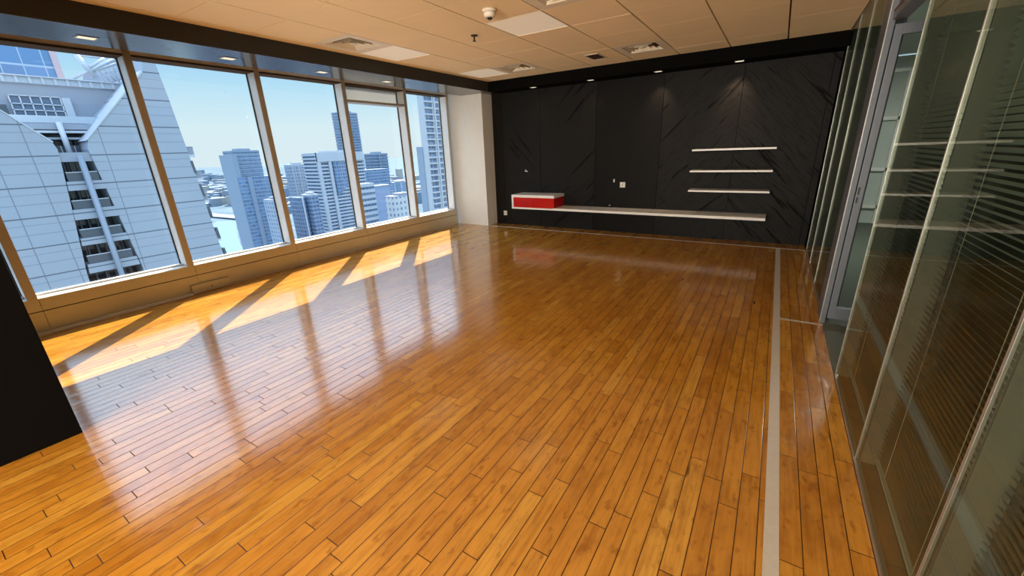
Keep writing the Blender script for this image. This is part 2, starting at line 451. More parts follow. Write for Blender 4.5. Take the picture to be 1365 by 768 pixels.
t = thing('wall_switch', (-2.24, YW, .815), 'tiny grey switch plate left of the square white socket', 'switch')
MB().box(-2.253, -2.229, YW-.008, YW, .82, .875).build('switch_plate', M['steel'], t, bevel=.002)
MB().box(-2.247, -2.235, YW-.012, YW-.007, .835, .86).build('rocker', M['plastic'], t)
t = thing('cable_grommet', (-2.3, YW, .425), 'small grey cable grommet on the black wall just above the bench', 'grommet')
MB().tube((-2.3, YW, .44), (-2.3, YW-.012, .44), .014).build('ring', M['steel'], t)
MB().tube((-2.3, YW-.012, .44), (-2.3, YW-.03, .432), .005).build('cable_end', M['slot'], t)

# ================================================================== ceiling fittings
def tile_c(i, j): return X0+(i+.5)*SX, Y0+(j+.5)*SY
def pale_panel(i, j, label):
    x, y = tile_c(i, j); t = thing('ceiling_light', (x, y, ZC), label, 'ceiling light', 'pale square light panels in the ceiling')
    MB().box(x-.292, x+.292, y-.292, y+.292, ZC+.003, ZC+.012).build('diffuser', M['pale'], t)
    f = MB()
    f.box(x-.2975, x+.2975, y-.296, y-.290, ZC-.001, ZC+.02).box(x-.2975, x+.2975, y+.290, y+.296, ZC-.001, ZC+.02)
    f.box(x-.2975, x-.291, y-.290, y+.290, ZC-.001, ZC+.02).box(x+.291, x+.2975, y-.290, y+.290, ZC-.001, ZC+.02)
    f.build('frame', M['louver'], t)
pale_panel(0, 2, 'pale square light panel right next to a vent at the window bulkhead')
pale_panel(3, 2, 'largest pale square light panel, beside the round smoke detector')
pale_panel(0, 5, 'dim pale light panel in the far left corner of the ceiling')

def diffuser(i, j, label):
    x, y = tile_c(i, j); t = thing('air_vent', (x, y, ZC), label, 'air vent', 'square ceiling air diffusers')
    pl = MB(); o, n = .296, .205
    pl.box(x-o, x+o, y-o, y-n, ZC, ZC+.02).box(x-o, x+o, y+n, y+o, ZC, ZC+.02).box(x-o, x-n, y-n, y+n, ZC, ZC+.02).box(x+n, x+o, y-n, y+n, ZC, ZC+.02)
    pl.build('plate', M['louver'], t)
    MB().box(x-n, x+n, y-n, y+n, ZC+.085, ZC+.09).build('duct_opening', M['duct'], t)
    for q in range(3):
        a0, a1 = .200-.058*q, .172-.058*q
        z0, z1 = ZC+.001, ZC+.034
        lv = MB()
        for s in range(4):
            c, sn = [(1, 0), (0, 1), (-1, 0), (0, -1)][s]
            def rt(u, v): return (x+u*c-v*sn, y+u*sn+v*c)
            p = [(*rt(a0, -a0), z0), (*rt(a0, a0), z0), (*rt(a1, a1), z1), (*rt(a1, -a1), z1)]
            p2 = [(px, py, pz+.004) for px, py, pz in p]
            lv.poly(p); lv.poly(p2[::-1])
        lv.build('louver', M['louver'], t)
    MB().box(x-.03, x+.03, y-.03, y+.03, ZC+.004, ZC+.012).build('center_plate', M['louver'], t)
diffuser(0, 1, 'square ceiling air vent beside the pale light panel at the window bulkhead')
diffuser(1, 5, 'square ceiling air vent in the far left, near dim pale light panel')
diffuser(4, 5, 'square ceiling air vent near black wall, right of small rectangular grille')
diffuser(4, 1, 'square ceiling air vent cut off by the top edge of the photo')
# small grille let into a tile
t = thing('return_grille', (-2.22, 5.73, ZC), 'small dark rectangular slatted grille in the ceiling near the black wall', 'air vent')
f = MB(); gx0, gx1, gy0, gy1 = -2.335, -2.125, 5.56, 5.92
f.box(gx0, gx1, gy0, gy0+.018, ZC-.008, ZC-.002).box(gx0, gx1, gy1-.018, gy1, ZC-.008, ZC-.002).box(gx0, gx0+.018, gy0, gy1, ZC-.008, ZC-.002).box(gx1-.018, gx1, gy0, gy1, ZC-.008, ZC-.002)
f.build('frame', M['louver'], t)
MB().box(gx0+.018, gx1-.018, gy0+.018, gy1-.018, ZC-.003, ZC-.0015).build('backing', M['duct'], t)
for q in range(6):
    xx = gx0+.034+q*.028
    MB().box(xx, xx+.008, gy0+.018, gy1-.018, ZC-.007, ZC-.003).build('slat', M['tile_gap'], t)
# smoke detector
sx, sy = -2.24, 3.30
t = thing('smoke_detector', (sx, sy, ZC-.07), 'round cream smoke detector hanging from the ceiling', 'smoke detector')
MB().lathe([(.058, 0), (.060, -.012), (.056, -.02)], (sx, sy, ZC), 28).build('base', M['plastic'], t)
MB().lathe([(.046, -.02), (.05, -.032), (.047, -.05), (.036, -.06)], (sx, sy, ZC), 28).build('housing', M['plastic'], t)
MB().lathe([(.02, -.06), (.022, -.068), (.014, -.075)], (sx, sy, ZC), 20).build('sensor_head', M['duct'], t)
# sprinkler
sx, sy = -2.824, 3.86
t = thing('sprinkler_head', (sx, sy, ZC-.06), 'small dark sprinkler head hanging below the ceiling tiles', 'sprinkler')
MB().lathe([(.036, -.001), (.034, -.007), (.012, -.010)], (sx, sy, ZC), 20).build('collar', M['bulk'], t)
MB().tube((sx, sy, ZC-.01), (sx, sy, ZC-.05), .009).build('nozzle', M['bulk'], t)
MB().lathe([(.004, -.058), (.019, -.056), (.019, -.053), (.004, -.051)], (sx, sy, ZC), 16).build('deflector', M['bulk'], t)

# downlights in the soffits
def downlight(x, y, w, d, label, group, power, col, aim=None):
    t = thing('downlight', (x, y, ZS), label, 'downlight', group)
    f = MB(); r = .012
    f.box(x-w-r, x+w+r, y-d-r, y-d, ZS-.004, ZS-.0003).box(x-w-r, x+w+r, y+d, y+d+r, ZS-.004, ZS-.0003).box(x-w-r, x-w, y-d, y+d, ZS-.004, ZS-.0003).box(x+w, x+w+r, y-d, y+d, ZS-.004, ZS-.0003)
    f.build('trim_ring', M['steel'], t)
    MB().box(x-w, x+w, y-d, y+d, ZS-.0025, ZS-.0005).build('lens', M['lamp'], t)
    if power:
        l = bpy.data.lights.new('downlight_beam', 'SPOT'); l.energy = power; l.color = col; l.spot_size = math.radians(70); l.spot_blend = .9; l.shadow_soft_size = .03
        lo = bpy.data.objects.new('downlight_beam', l); COL.objects.link(lo); lo.parent = t; lo.location = (0, 0, -.01)
        if aim: lo.rotation_euler = aim
wn = ['second window from the left', 'third window from the left', 'fourth window from the left', 'fifth window, with the white top panel']
for k, (x, y) in enumerate(((-4.81, 1.35), (-4.81, 2.39), (-4.81, 3.43), (-4.81, 4.44))):
    downlight(x, y, .045, .055, 'square downlight in glossy window soffit, %s' % ['leftmost and largest in view', 'second from the left', 'third from the left', 'nearest the white pier'][k], 'downlights in the window soffit', 0, (1, .8, .5))
for k, x in enumerate((-3.62, -2.61, -1.60, -.59)):
    downlight(x, 6.53, .045, .03, 'small lit downlight above the black wall, %s' % ['leftmost of four', 'second from the left', 'third from the left', 'rightmost of four'][k], 'downlights over the black wall', (4, 4, 26, 40)[k], (1, .72, .46), (math.radians(22), 0, 0))

# ================================================================== GLASS PARTITION
py = [-.39, .43, 1.25, 2.06, 2.895]
names = ['glass partition panel mostly outside the frame at bottom right', 'glass partition panel with blind at the right edge, nearest the camera', 'wide glass partition panel with blind, second from the camera', 'glass partition panel with blind just before the open door']
def partition(ya, yb_, label):
    t = thing('partition_panel', (XR+.05, (ya+yb_)/2, 0), label, 'glass partition', 'glass partition panels with blinds')
    x0, x1 = XR, XR+.105
    MB().box(x0, x0+.006, ya+.006, yb_-.006, .022, ZC-.012).build('outer_pane', M['part_glass'], t)
    MB().box(x1-.006, x1, ya+.03, yb_-.03, .06, ZC-.05).build('inner_pane', M['part_glass'], t)
    f = MB()
    f.box(x0-.001, x0+.0065, ya+.0015, ya+.006, 0, ZC).box(x0-.001, x0+.0065, yb_-.006, yb_-.0015, 0, ZC)
    f.box(x0-.004, x0+.016, ya+.01, yb_-.01, 0, .018).box(x0-.004, x0+.016, ya+.01, yb_-.01, ZC-.012, ZC)
    f.build('outer_frame', M['steel'], t)
    g = MB()
    g.box(x1-.012, x1+.004, ya, ya+.03, 0, ZC).box(x1-.012, x1+.004, yb_-.03, yb_, 0, ZC).box(x1-.012, x1+.004, ya+.03, yb_-.03, 0, .06).box(x1-.012, x1+.004, ya+.03, yb_-.03, ZC-.05, ZC)
    g.build('inner_frame', M['doorf'], t)
    MB().box(x0+.017, x1-.013, ya, yb_, 0, .012).box(x0+.017, x1-.013, ya+.001, ya+.006, .012, ZC).box(x0+.017, x1-.013, yb_-.006, yb_-.001, .012, ZC).build('cavity_lining', M['lining'], t)
    xs, a, b = XR+.062, ya+.045, yb_-.060
    bl = MB()
    z = .10; n = 0
    while z < ZC-.06:
        tl = math.radians(38); w = .0125
        dx, dz = math.cos(tl)*w, math.sin(tl)*w
        th = .0006
        pr = [(xs-dx, z+dz), (xs, z+.0016), (xs+dx, z-dz)]
        for (xa, za), (xb2, zb2) in zip(pr, pr[1:]):
            bl.poly([(xa, a, za), (xb2, a, zb2), (xb2, b, zb2), (xa, b, za)])
            bl.poly([(xa, a, za-th), (xa, b, za-th), (xb2, b, zb2-th), (xb2, a, zb2-th)])
        z += .0215; n += 1
    bo = bl.build('blind', M['slat'], t)
    MB().box(xs-.014, xs+.014, a, b, ZC-.062, ZC-.035).build('head_rail', M['slat'], bo)
    MB().box(xs-.013, xs+.013, a, b, .072, .084).build('bottom_rail', M['slat'], bo)
    for yy in (a+.11, b-.16):
        MB().box(xs-.0145, xs-.0135, yy-.0015, yy+.0015, .08, ZC-.05).build('cord', M['slat_edge'], bo)
    return t
for k, (a, b) in enumerate(zip(py, py[1:])): partition(a, b, names[k])
py2 = [4.075, 4.885, 5.695, 6.44]
names2 = ['narrow-looking glass partition panel with blind just behind the door', 'glass partition panel with blind, second beyond the door', 'farthest glass partition panel with blind, next to the black wall']
for k, (a, b) in enumerate(zip(py2, py2[1:])): partition(a, b, names2[k])
struct(MB().box(XR-.003, XR+.10, 6.44, YW, 0, ZC).build('trim_5', M['black']))
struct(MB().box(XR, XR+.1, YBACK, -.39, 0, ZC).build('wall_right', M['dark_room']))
struct(MB().box(XR-.006, XR+.012, -.39, 6.42, ZC-.008, ZC+.012).build('trim_6', M['tile_gap']))

# door set between the panels: jamb, head, open leaf, glass over the head
d = sroot('door_1', (XR, 3.5, 0))
fr = MB()
fr.box(XR-.02, XR+.012, 3.80, 4.07, 0, ZC-.01)
fr.build('jamb', M['doorf'], d, bevel=.002)
MB().box(XR-.024, XR-.016, 3.802, 3.83, 0, ZC-.01).build('jamb_bead', M['steel'], d)
MB().box(XR-.004, XR+.07, 2.90, 3.80, 2.085, 2.130).build('door_head', M['doorf'], d, bevel=.002)
MB().box(XR-.006, XR+.0, 2.90, 3.80, 2.130, 2.142).build('head_seal', M['tile_gap'], d)
MB().box(XR+.01, XR+.016, 2.90, 3.80, 2.142, ZC-.01).build('transom_glass', M['part_glass'], d)
yl = 3.80
lf = MB()
lf.box(.514, .556, yl, yl+.045, .045, 2.06).box(1.25, 1.30, yl, yl+.045, .045, 2.06).box(.556, 1.25, yl, yl+.045, .045, .14).box(.556, 1.25, yl, yl+.045, 2.0, 2.06)
leaf = lf.build('door_leaf', M['doorf'], d, bevel=.002)
MB().box(.556, 1.25, yl+.018, yl+.026, .14, 2.0).build('leaf_glass', M['door_glass'], leaf)
for z0, z1 in ((1.005, 1.055), (.945, .985)): MB().box(.520, .531, yl-.003, yl+.002, z0, z1).build('lock_slot', M['slot'], leaf)
MB().tube((1.275, yl-.05, 1.02), (1.15, yl-.05, 1.02), .009).tube((1.275, yl, 1.02), (1.275, yl-.05, 1.02), .009).build('handle', M['steel'], leaf)
struct(MB().box(XR-.002, XR+.1, 2.895, 3.80, -.001, .003).build('trim_7', M['carpet']))

# room behind the partition
struct(MB().box(XR, 3.2, YBACK, 9.0, -.12, -.001).build('floor_corridor', M['carpet']))
struct(MB().box(XR+.012, 3.2, YBACK, 9.0, ZC+.012, ZC+.1).build('ceiling_corridor', M['mint']))
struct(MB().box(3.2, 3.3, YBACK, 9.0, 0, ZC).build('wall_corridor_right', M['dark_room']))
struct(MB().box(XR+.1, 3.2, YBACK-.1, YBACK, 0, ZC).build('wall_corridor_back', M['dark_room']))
struct(MB().box(XR, 3.2, 9.0, 9.1, 0, ZC).build('wall_corridor_far', M['mint']))
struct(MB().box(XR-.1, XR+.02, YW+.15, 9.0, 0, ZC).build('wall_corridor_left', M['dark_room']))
struct(MB().box(XR+.108, 3.2, 2.90, 3.0, 0, ZC).build('wall_corridor_screen', M['dark_room']))  # added screen wall, keeps the lit corridor from showing behind the near panels
cw = sroot('window_7', (1.2, 8.9, 0))
fr = MB()
for xx in (.66, 1.02, 1.5): fr.box(xx, xx+.05, 8.95, 9.0, 0, 2.3)
for zz in (.25, .85, 1.62, 2.3): fr.box(.66, 1.55, 8.95, 9.0, zz, zz+.05)
fr.build('frame', M['lacq'], cw)
# unseen light panel added to brighten the corridor
cl = thing('corridor_fill_light', (1.5, 6.6, ZC), 'unseen white light panel added to the ceiling of the corridor beyond the glass door', 'ceiling light')
MB().box(1.2, 1.8, 6.3, 6.9, ZC-.02, ZC+.011).build('housing', M['lacq'], cl)
l = bpy.data.lights.new('corridor_fill_lamp', 'AREA'); l.energy = 55; l.size = .55; l.color = (.97, 1, .95)
lo = bpy.data.objects.new('corridor_fill_lamp', l); COL.objects.link(lo); lo.parent = cl; lo.location = (0, 0, -.025)

# ================================================================== CITY OUTSIDE
ZG = -110.0
F = 77/30.0
def fy(y): return y*F
def fz(z): return (z-1.4)*F+1.4
C = {}
C['panel'] = panel_mat('tower_panels', (.285, .335, .395), (.09, .115, .15), [(fy(3.85), 0.0), (fy(5.02)-0, -.012), (fy(7.68), 0.0), (fy(9.31), 0.0)], 1.405*F, fz(.5))
C['pale'] = plain('tower_pale', (.43, .47, .52), .5, scale=.3)
C['slab'] = plain('tower_slab_grey', (.25, .29, .345), .6, scale=.5)
C['dglass'] = facade_mat('tower_bay_glass', (.30, .34, .38), (.045, .062, .075), 1.3, 40, .93, 1.0, .08)
C['rail'] = plain('balcony_glass_grey', (.075, .095, .115), .2)
C['bglass'] = facade_mat('blue_curtain_wall', (.42, .50, .58), (.13, .24, .40), 2.6, 3.6, .95, .92, .12)
C['pink'] = plain('pale_red_stone', (.52, .40, .42), .6)
C['white'] = plain('tower_white', (.48, .52, .56), .55, scale=.2)
C['pscreen'] = plain('pale_glass_screen', (.36, .43, .49), .2)
C['bayblue'] = plain('dark_blue_pane', (.10, .15, .22), .15)
C['pipe'] = plain('pipe_steel', (.22, .26, .31), .5, metal=.2)

T = thing('near_tower', (-80, fy(8), ZG), 'huge pale grey tower with sloping wings and central balconies, filling the left windows', 'building')
R_edge = [(10.60, 7.35), (10.93, 7.2), (11.0, 6.6), (11.16, 4.83), (11.33, 2.49), (11.40, 1.42), (11.52, -.82), (11.65, -3.37), (11.75, -4.4), (12.1, -12), (12.9, -42)]
right = [(7.10, 1.56), (7.04, 2.20), (7.16, 2.66), (10.30, 6.11)] + R_edge + [(8.8, -42), (7.56, -4.0)]
MB().prism_x([(fy(y), fz(z)) for y, z in right], -77, -104).build('right_wing', C['panel'], T)
left = [(5.90, 1.56), (5.95, 2.2), (5.87, 2.52), (4.60, 3.87), (3.1, 5.5), (-6, 5.5), (-6, -42), (4.0, -42), (5.30, -4.0)]
MB().prism_x([(fy(y), fz(z)) for y, z in left], -77, -104).build('left_wing', C['panel'], T)
# bright edge strip of the V
MB().prism_x([(fy(y), fz(z)) for y, z in ((7.16, 2.66), (10.30, 6.11), (10.24, 6.17), (7.06, 2.60))], -76.9, -81).build('wing_coping', C['pale'], T)  # pale colour stands in for sun on the slanted edge
MB().prism_x([(fy(y), fz(z)) for y, z in ((5.87, 2.52), (3.1, 5.5), (3.13, 5.53), (5.91, 2.56))], -76.95, -80).build('wing_coping', C['pale'], T)
# bays: recessed glazing, spandrels and glass balconies
MB().box(-84, -80, fy(4.9), fy(8.0), fz(-42), fz(2.4)).build('bay_glazing', C['dglass'], T)
rows = [(1.61, .66), (.22, -.72), (-1.23, -2.18), (-2.55, -3.55), (-4.02, -5.0), (-5.4, -6.4), (-6.8, -7.8)]
for k, (zt, zb) in enumerate(rows):
    yl0, yl1 = 5.93-.11*k-.06*(k > 0), 7.12+.085*k
    nt = rows[k+1][0] if k+1 < len(rows) else zb-.45
    MB().prism_x([(fy(yl0-.1), fz(zb)), (fy(yl1+.1), fz(zb)), (fy(yl1+.14), fz(nt)), (fy(yl0-.14), fz(nt))], -76.95, -80.1).build('spandrel', C['panel'], T)
    b = MB().box(-77.35, -77.25, fy(yl0), fy(yl1), fz(zb), fz(zb+.42)).build('balcony_screen', C['rail'], T)
    MB().box(-77.4, -77.2, fy(yl0), fy(yl1), fz(zb+.42), fz(zb+.46)).build('handrail', C['pale'], b)
    mm = MB()
    for q in range(1, 5): 
        yy = fy(yl0+(yl1-yl0)*q/5); mm.box(-80.0, -79.8, yy-.06, yy+.06, fz(zb), fz(zt))
    mm.build('window_mullion', C['slab'], T)
MB().prism_x([(fy(5.85), fz(1.61)), (fy(7.13), fz(1.61)), (fy(7.08), fz(2.05)), (fy(5.9), fz(2.05))], -77.2, -80.1).build('spandrel', C['slab'], T)
MB().tube((-76.4, fy(6.60), fz(1.90)), (-76.4, fy(6.50), fz(-12)), .33).build('downpipe', C['pipe'], T)
# recess behind the V: terraces, glazed room, parapet
G = 83.8/30.0
def gy(y): return y*G
def gz(z): return (z-1.4)*G+1.4
MB().box(-90, -84, gy(2.6), gy(9.45), gz(2.2), gz(5.14)).build('upper_wall', C['slab'], T)
pr = MB().box(-83.9, -83.75, gy(2.6), gy(9.5), gz(5.12), gz(5.40)).build('glass_parapet', C['pscreen'], T)
for q in range(16): MB().box(-83.74, -83.62, gy(2.9+q*.42), gy(2.9+q*.42+.10), gz(5.12), gz(5.40)).build('parapet_post', C['pale'], pr)
MB().box(-83.95, -83.5, gy(2.6), gy(9.5), gz(5.40), gz(5.45)).build('parapet_cap', C['pale'], T)
gw = MB().box(-84.05, -83.8, gy(5.02), gy(6.68), gz(3.78), gz(4.56)).build('grid_window', C['bayblue'], T)
fr = MB()
for q in range(6): yy = gy(5.02+q*.332); fr.box(-83.82, -83.6, yy-.06, yy+.06, gz(3.60), gz(4.58))
for zz in (4.57, 4.22, 3.95): fr.box(-83.82, -83.6, gy(5.0), gy(6.70), gz(zz)-.055, gz(zz)+.055)
fr.build('window_bar', C['white'], gw)
MB().box(-84.02, -83.55, gy(6.72), gy(7.02), gz(3.6), gz(4.56)).build('white_pier', C['pale'], T)
MB().box(-84.02, -83.7, gy(3.9), gy(4.85), gz(3.7), gz(4.15)).build('dark_opening', C['rail'], T)
H = 80/30.0
def hy(y): return y*H
def hz(z): return (z-1.4)*H+1.4
MB().box(-80.06, -79.98, hy(4.6), hy(7.9), hz(3.42), hz(3.74)).build('terrace_screen', C['pscreen'], T)
MB().box(-84, -80.0, hy(4.6), hy(7.8), hz(3.12), hz(3.38)).build('terrace_slab', C['slab'], T)
MB().box(-84, -79.9, hy(4.9), hy(7.6), hz(2.96), hz(3.07)).build('terrace_slab', C['pale'], T)
MB().box(-84, -80.1, hy(5.2), hy(7.4), hz(2.66), hz(2.76)).build('terrace_slab', C['slab'], T)
MB().box(-84.4, -83.6, hy(4.9), hy(7.6), hz(1.9), hz(2.95)).build('terrace_wall', C['rail'], T)
MB().tube((-79.6, hy(6.30), hz(3.45)), (-79.6, hy(6.30), hz(1.7)), .30).build('column', C['pale'], T)
for q in range(4): MB().box(-82.6, -82.3, hy(6.5+q*.16), hy(6.57+q*.16), hz(2.0), hz(2.64)).build('window_mullion', C['white'] if q % 2 else C['slab'], T)
# stepped balconies on the outer edge
for y, z, o in ((11.36, 1.78, .33), (11.49, .40, .30), (11.56, -.93, .22), (11.67, -3.4, .18)):
    b = MB().box(-81, -77.05, fy(y-.30), fy(y+o), fz(z-.13), fz(z+.02)).build('edge_balcony', C['pale'], T)
    r = MB()
    for q in range(5): r.box(-77.2, -77.12, fy(y-.05+q*(o+.02)/5), fy(y-.05+q*(o+.02)/5)+.07, fz(z+.02), fz(z+.46))
    r.box(-77.25, -77.08, fy(y-.08), fy(y+o), fz(z+.44), fz(z+.48)); r.box(-77.17, -77.15, fy(y-.08), fy(y+o), fz(z+.02), fz(z+.44), 0)
    r.build('railing', C['slab'], b)
for q in range(5):
    z = 1.45-q*1.37; y = 11.40+.11*q
    MB().prism_x([(fy(y-.06), fz(z)), (fy(y+.07), fz(z)), (fy(y+.13), fz(z-.72)), (fy(y-.0), fz(z-.72))], -76.96, -78).build('edge_window', C['rail'], T)
# roof steelwork
def tr(y, z, x=-84): return (x, y*84/82, (z-1.4)*84/82+1.4)
tt = MB()
tt.bar(tr(20.0, 12.4), tr(26.1, 16.1), .35).bar(tr(20.6, 12.9), tr(26.6, 15.6), .25)
tt.bar(tr(21.36, 15.6), tr(22.5, 12.9), .55).bar(tr(21.3, 15.55), tr(24.2, 15.55), .3).bar(tr(22.0, 13.9), tr(24.2, 15.55), .35)
for q in range(8): tt.bar(tr(22.2+q*.55, 13.9+q*.29), tr(22.9+q*.55, 12.6), .16)
for q in range(4): tt.bar(tr(21.4+q*.5, 13.3+q*.1), tr(26.6, 14.4+q*.45), .12)
tt.build('roof_steelwork', C['white'], T)
tt = MB()
tt.bar(tr(23.0, 14.9, -88), tr(27.4, 16.3, -88), .2)
for q in range(6): tt.bar(tr(23.2+q*.6, 14.6+q*.25, -88), tr(24.2+q*.6, 12.6, -88), .14)
tt.build('roof_ladder_frame', C['white'], T)

t = thing('glass_tower', (-120, 12, ZG), 'blue glass tower with a red stone edge rising behind the near grey tower', 'building')
MB().box(-130, -110, -5, 25.2, ZG, 30).build('curtain_wall', C['bglass'], t)
MB().box(-110, -109.8, 25.2, 26.1, ZG, 30).box(-130, -110, 25.2, 26.1, ZG, 30).build('stone_edge', C['pink'], t)
MB().box(-109.9, -109.6, 9.4, 10.0, ZG, 30).box(-109.9, -109.6, 13.6, 14.2, ZG, 30).build('fin', C['slab'], t)

def tower(label, X, y0, y1, dep, zt, body, slab, pitch=3.4, sh=.9, over=.6, fins=0, roof=True, step=None, name='tower_block'):
    t = thing(name, (-X-dep/2, (y0+y1)/2, ZG), label, 'building')
    MB().box(-X-dep, -X, y0, y1, ZG, zt).build('facade', body, t)
    if slab:
        s = MB(); z = zt-.2
        while z > max(ZG, zt-95):
            s.box(-X-dep-over*.3, -X+over, y0-over, y1+over*.3, z-sh, z); z -= pitch
        s.build('floor_band', slab, t)
    for k in range(fins):
        yy = y0+(y1-y0)*(k+.5)/fins
        MB().box(-X, -X+over*1.4, yy-.5, yy+.5, ZG, zt).build('fin', slab or C['white'], t)
    if roof:
        MB().box(-X-dep*.7, -X-dep*.12, y0+(y1-y0)*.25, y0+(y1-y0)*.72, zt, zt+2.6).build('roof_plant', slab or C['slab'], t)
        MB().box(-X-dep, -X, y0, y1, zt, zt+.8).build('roof_parapet', slab or C['slab'], t)
    return t
blue1 = facade_mat('hazy_blue_glass', (.22, .285, .37), (.10, .19, .32), 3.2, 3.5, .9, .62)
blue2 = facade_mat('mid_blue_glass', (.20, .27, .38), (.08, .15, .26), 2.8, 3.4, .8, .7)
beige = facade_mat('pale_apartment_wall', (.28, .34, .42), (.10, .17, .27), 3.4, 3.3, .5, .55)
navy = facade_mat('dark_blue_glass', (.16, .23, .34), (.06, .11, .20), 3.0, 3.3, .8, .7)
band = plain('white_band', (.38, .42, .46), .5, scale=.05)
bandb = plain('blue_grey_band', (.21, .275, .355), .5, scale=.05)
t = tower('blue glass high-rise with stepped top beside the canal, seen through the second window', 440, 202.5, 227, 19, 9.0, blue1, bandb, 3.6, .7, .5)
MB().box(-452, -436, 200, 235, ZG, -15).build('lower_block', blue1, t)
MB().box(-462, -437, 199.6, 204, ZG, 6).build('side_fin', bandb, t)
MB().box(-446, -434.5, 208, 212, ZG, -15).build('vertical_fin', bandb, t)
MB().box(-452, -428, 198, 238, -110, -93).build('podium', bandb, t)
tower('small pale tower standing in front of the blue glass high-rise', 330, 172.3, 183, 14, -30, beige, None, fins=2)
tower('pale beige apartment tower with a stepped roof, left of the banded tower', 420, 243, 263.5, 9, -6, beige, band, 3.3, .35, .3, fins=3)
tower('dark blue block with white fins below the beige apartment tower', 330, 193.8, 199, 15, -30, navy, None, fins=1, roof=False)
tower('dark blue flat-topped block at the left foot of the banded tower', 325, 200.2, 208, 12, -29, navy, band, 3.3, .3, .1)
t = tower('white banded office tower with dark blue glass centre, seen through the third window', 368.0, 240.48, 292.8, 21.6, 3.96, navy, band, 3.3, 1.6, .9)
MB().box(-368.0, -366.08, 240.0, 243.2, ZG, 4.92).box(-368.0, -366.08, 251.52, 254.72, ZG, 4.92).build('white_pier', band, t)
MB().box(-368.8, -365.76, 240.0, 292.8, -3.24, 4.92).build('crown_band', band, t)
gl = MB().prism_x([(256.0, -4.04), (283.2, -4.04), (278.4, -13.64), (273.6, -20.04), (267.2, -28.04), (256.0, -36.04)], -367.2, -365.28).build('glass_centre', blue2, t)
MB().box(-371.2, -365.12, 275.2, 294.4, ZG, -36.04).build('glass_corner', blue2, t)
tower('tallest slim blue tower behind the mullion, right of the banded tower', 520, 387, 416, 17, 58, blue1, bandb, 3.7, .9, 1.2)
t = tower('blue tower with wrapped balconies seen through the fourth window', 430, 352, 382, 8, 2, blue2, bandb, 3.6, 1.0, 1.6, fins=1)
MB().box(-420, -399, 320, 354, ZG, -15).build('glass_podium', blue2, t)
tower('white striped block low in the fourth window', 260, 201, 213.8, 8, -19, navy, band, 4.2, 2.3, .5, roof=False)
tower('plain slate blue block beside the white striped block', 300, 248, 265, 10, -25, plain('slate_blue', (.20, .27, .40), .4), bandb, 22, .8, .3, roof=False)
tower('low white building with small square windows beneath the sea view', 250, 223.3, 246, 10, -31, facade_mat('white_small_windows', (.46, .49, .50), (.16, .22, .32), 4.2, 4.6, .42, .45), None, roof=True)
tower('hazy blue slab block far off below the sea horizon', 600, 533, 582, 10, -50, blue1, None, fins=3)
t = tower('tall balcony tower filling the last window beside the white pier', 165.0, 177.9, 199.5, 4.5, 47.3, blue2, band, 3.2, .85, 1.0, fins=2)
MB().box(-174.0, -169.5, 176.4, 182.25, ZG, 4.55).build('lower_wing', bandb, t)
MB().box(-170.1, -165.6, 176.85, 178.35, ZG, 32.3).build('corner_pier', band, t)
MB().box(-164.85, -164.1, 181.8, 182.55, ZG, 47.3).build('balcony_divider', band, t)

# ground, canal, roads and the low town, all far below
def ground_mat():
    m, nt, out = nmat('city_ground'); h = NT(nt); p = h.pos()
    v = h.comb(p[0], p[1], 0.0)
    vo = h.n('ShaderNodeTexVoronoi'); vo.inputs['Scale'].default_value = .022; h.link(v, vo.inputs['Vector'])
    n = h.noise(v, .004, 5, .6); n2 = h.noise(v, .03, 3, .6)
    c = h.ramp(h.m('MULTIPLY_ADD', vo.outputs['Color'], .35, h.m('MULTIPLY', n, .65)), [(.2, (.08, .12, .145)), (.5, (.13, .17, .20)), (.8, (.20, .22, .23))])
    c = h.mix(h.m('MULTIPLY', h.smooth(n2, .5, .7), .5), c, (.07, .11, .12))
    h.bsdf(out, c, .9, spec=0); return m
struct(MB().box(-9000, -60, -6000, 9000, ZG-2, ZG).build('ground', ground_mat()))
water = plain('canal_water', (.10, .185, .225), .55, spec=.1, scale=.02)
sea_m = plain('sea_water', (.15, .19, .21), .8, spec=0, scale=.02)
def flat(pts, z, name, mat, label, cat):
    mb = MB(); a = [mb.bm.verts.new((x, y, z)) for x, y in pts]; b = [mb.bm.verts.new((x, y, z-.3)) for x, y in pts]; n = len(pts)
    mb.bm.faces.new(a); mb.bm.faces.new(b[::-1])
    for i in range(n): mb.bm.faces.new((a[i], b[i], b[(i+1) % n], a[(i+1) % n]))
    return tag(mb.build(name, mat), label, cat)
flat([(-520, 200), (-560, 215), (-620, 236), (-690, 256), (-760, 286), (-830, 318), (-900, 356), (-860, 380), (-780, 335), (-700, 300), (-610, 262), (-540, 240)], ZG+.4, 'canal', water, 'pale blue canal far below beside the blue glass high-rise', 'canal')
flat([(-1500, 1500), (-700, 1500), (-700, 9000), (-9000, 9000), (-9000, 3600), (-4200, 3000), (-3000, 1700)], ZG+.4, 'sea', sea_m, 'hazy sea stretching to the horizon behind the towers', 'sea')
